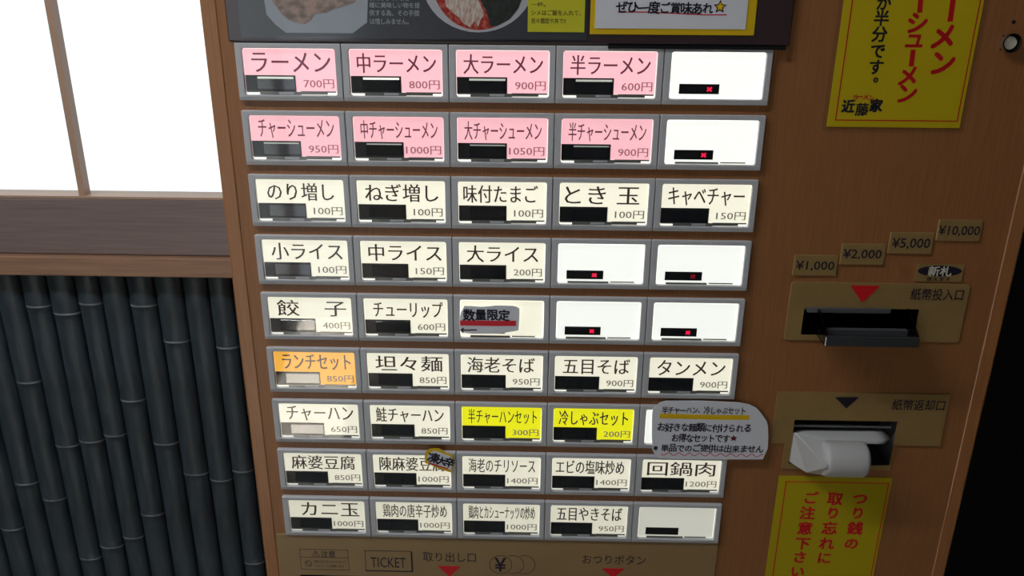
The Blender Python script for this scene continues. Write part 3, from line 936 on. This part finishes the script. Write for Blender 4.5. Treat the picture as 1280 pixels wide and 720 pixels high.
bc = (598, -26)
ell = lambda rx_, ry_, a0=0, a1=360, n_=40, c=bc: [hp(c[0] + rx_ * math.cos(math.radians(a0 + (a1 - a0) * i / n_)), c[1] + ry_ * math.sin(math.radians(a0 + (a1 - a0) * i / n_))) for i in range(n_)]
flat('bowl_picture', [p for p in ell(71, 66.5)], BOWL, ms, 0)
flat('soup_picture', ell(58, 63.5), SOUP, ms, 0.0001)
nd = [(552, -20), (556, -2), (558, 8), (566, 16), (574, 22), (580, 30), (588, 34), (593, 26), (598, 33), (601, 24), (606, 18), (600, 5), (594, -10), (580, -30), (560, -32)]
flat('noodle_picture', [hp(*p) for p in nd], NOODLE, ms, 0.0002)
nr = [(592, -30), (600, 0), (607, 12), (611, 24), (613, 33), (622, 32), (637, 24), (648, 10), (654, -6), (652, -30)]
flat('nori_picture', [hp(*p) for p in nr], NORI, ms, 0.0002)
for s, q in (('美味しさで、お客', (463, -6, 512, 1.2)), ('様に美味しい物を提', (462, 3, 525, 10)), ('供する為、その手間', (462, 12.5, 524, 20)), ('は惜しみません。', (463, 23, 511, 30.5))):
    lettering(s, *q, POSTERTEXT, ms, HY, 0.0007, 0.01, name='small_lettering')
yb0 = hp(659.5, 39.8)
yb1 = hp(731.5, 0)
yblk = slab('yellow_block', yb0[0], yb0[1], yb1[0], 1.48, my + 0.0001, my - 0.0003, mat('yellow_print', (0.72, 0.68, 0.03), 0.4), ms, label='yellow printed text block')
YT = mat('olive_print', (0.14, 0.12, 0.02), 0.5)
for s, q in (('一杯。', (664, 2.5, 682, 8.5)), ('シメはご飯を入れて、', (664, 12.5, 726, 19.5)), ('担々雑炊や丼で!!', (664, 22.5, 707, 29.5))):
    lettering(s, *q, YT, yblk, HY, 0.001, 0.01, name='small_lettering')
sh = slab('sheet_film', hp(345, 49)[0], hp(345, 49.8)[1], hp(688, 49)[0], hp(500, 46.5)[1], HY - 0.0004, HY - 0.0007, FILM, ms)

# handwritten notice with ochre backing
nx0, nz0 = hp(737, 43)
nx1 = hp(942, 43)[0]
nt_ = slab('handwritten_notice', nx0, hp(840, 43.5)[1], nx1, 1.56, HY - 0.0001, HY - 0.0005, OCHRE)
tag(nt_, 'white handwritten notice on an ochre backing sheet beside the noodle picture', 'notice')
wx0, wx1 = hp(743.5, 30)[0], hp(932, 30)[0]
slab('white_sheet', wx0, hp(840, 36)[1], wx1, 1.54, HY - 0.0005, HY - 0.0009, WHITEP, nt_)
multi('lettering', hand('ぜひ一度ご賞味あれ', 771, 1.5, 891, 17, HY - 0.0011, 0.022, -0.005, 0.06, 5), MARKER, nt_)
stx, stz = hp(899.5, 8.5)
star = lambda cx_, cz_, R1, R2, a0=90: [(cx_ + (R1 if i % 2 == 0 else R2) * math.cos(math.radians(a0 + 36 * i)), cz_ + (R1 if i % 2 == 0 else R2) * math.sin(math.radians(a0 + 36 * i))) for i in range(10)]
def star_prism(cx_, cz_, R1, R2, yb, yf):
    P1_ = star(cx_, cz_, R1, R2)
    return loft([(P1_, yb), (P1_, yf)], True, True)
multi('star_drawing', [(*star_prism(stx, stz, .0040, .0019, HY - .0009, HY - .0011), 0), (*star_prism(stx, stz, .0026, .0013, HY - .0011, HY - .0012), 1)], None, nt_, mats=[MARKER, MARKYEL])
multi('underline', [strip([hp(772, 15), hp(810, 15), hp(850, 17), hp(880, 18.5), hp(908, 18.5)], 0.0006, HY - 0.0009, HY - 0.0010)], MARKER_RED, nt_)

# cloud-shaped set-menu note over the seventh row
NY = -0.0004
npx = lambda u, v: at(790 + u / 7.111, 490 + v / 7.111, NY)
outl = [(178, 200), (185, 160), (210, 125), (245, 92), (300, 76), (600, 76), (950, 90), (1040, 108), (1105, 140), (1150, 190), (1195, 255), (1207, 300), (1210, 400), (1205, 500),
        (1160, 596), (700, 596), (400, 592), (235, 584), (205, 560), (180, 510), (176, 350)]
note = prism('set_menu_note', [npx(*p) for p in outl], NY, NY - 0.0005, WHITEP)
tag(note, 'white cut-out note with four handwritten lines over the right end of a button row', 'note')
ny = NY - 0.0006
multi('highlight_band', [strip([npx(245, 208), npx(500, 216), npx(800, 222), npx(1040, 224)], 0.0037, ny + 0.0001, ny)], MARKYEL, note)
ny2 = ny - 0.0001
def nline(s, u0, v0, u1, v1, seed, off=0.016, tilt=0.0):
    return hand(s, 790 + u0 / 7.111, 490 + v0 / 7.111, 790 + u1 / 7.111, 490 + v1 / 7.111, ny2, off, tilt, 0.07, seed)
multi('lettering', nline('半チャーハン、冷しゃぶセット', 270, 122, 1010, 200, 1, 0.012, 0.008), MARKER, note)
multi('lettering', nline('お好きな麺類に付けられる', 230, 268, 1060, 356, 2), MARKER, note)
multi('lettering', nline('お得なセットです', 355, 366, 865, 446, 3), MARKER, note)
multi('lettering', nline('※単品でのご提供は出来ません', 190, 452, 1165, 538, 4), MARKER, note)
sx2, sz2 = npx(902, 408)
multi('star_drawing', [(*star_prism(sx2, sz2, .0026, .0013, ny, ny2), 0), (*star_prism(sx2, sz2, .0018, .0008, ny2, ny2 - .0001), 1)], None, note,
      mats=[MARKER, mat('dark_red_marker', (0.25, 0.01, 0.02), 0.5)])
wav = [npx(255 + i * 9.1, 546 + i * 0.16 + 12 * math.sin(i * 0.62)) for i in range(101)]
multi('wavy_underline', [strip(wav, 0.0005, ny + .0001, ny)], MARKER_RED, note)

# limited-quantity note in the fifth row
qp = lambda u, v: at(560 + u / 9.846, 370 + v / 9.846, NY)
ql = [(160, 200), (205, 120), (300, 122), (400, 132), (480, 126), (600, 114), (790, 118), (850, 132), (880, 155), (876, 300), (868, 420), (700, 450), (500, 462), (300, 462), (165, 445), (150, 400), (140, 290)]
qn = prism('limited_quantity_note', [qp(*p) for p in ql], NY, NY - 0.0004, WHITEP)
tag(qn, 'small white note with a red band and black arrow on a cream button', 'note')
qy = NY - 0.0005
multi('highlight_band', [strip([qp(150, 328), qp(300, 330), qp(600, 335), qp(838, 333)], 0.0038, qy + .0001, qy)], mat('red_band', (0.85, 0.02, 0.04), 0.5), qn)
multi('lettering', hand('数量限定', 560 + 185 / 9.846, 370 + 158 / 9.846, 560 + 762 / 9.846, 370 + 312 / 9.846, qy - .0001, 0.03, 0.0, 0.08, 9), MARKER, qn)
multi('arrow_mark', [strip([qp(165, 418), qp(355, 415)], 0.0008, qy + .0001, qy), strip([qp(195, 392), qp(160, 418), qp(192, 446)], 0.0010, qy + .0001, qy)], MARKER, qn)

# tiny spicy tag between the eighth-row buttons
gp = lambda u, v: at(525 + u / 16.74, 552 + v / 16.74, NY)
gl = [(100, 300), (120, 210), (190, 150), (300, 138), (400, 140), (480, 180), (560, 235), (640, 262), (690, 275), (690, 400), (680, 560), (650, 640), (580, 620), (400, 560), (340, 540), (200, 470), (110, 450)]
gn = prism('spice_tag', [gp(*p) for p in gl], NY, NY - 0.0004, OCHRE)
tag(gn, 'tiny tilted tag with a yellow edge on the top corner of an eighth-row button', 'note')
gi = [(150, 300), (190, 230), (290, 185), (400, 210), (520, 262), (640, 300), (668, 330), (660, 590), (540, 545), (330, 470), (170, 420)]
prism('white_sheet', [gp(*p) for p in gi], NY - .0004, NY - 0.0005, WHITEP, gn)
gy = NY - 0.0007
gt = []
for ch, u, v, s in (('凍', 285, 335, .0090), ('大', 455, 400, .0076), ('辛', 615, 430, .0084)):
    gt.append(em(ch, *gp(u, v), s, gy, 0.03, -0.22))
multi('lettering', gt, MARKER, gn)
multi('underline', [strip([gp(185, 435), gp(380, 505), gp(590, 555)], 0.0009, gy + .0001, gy)], MARKER_RED, gn)

bpy.data.objects.remove(_to)
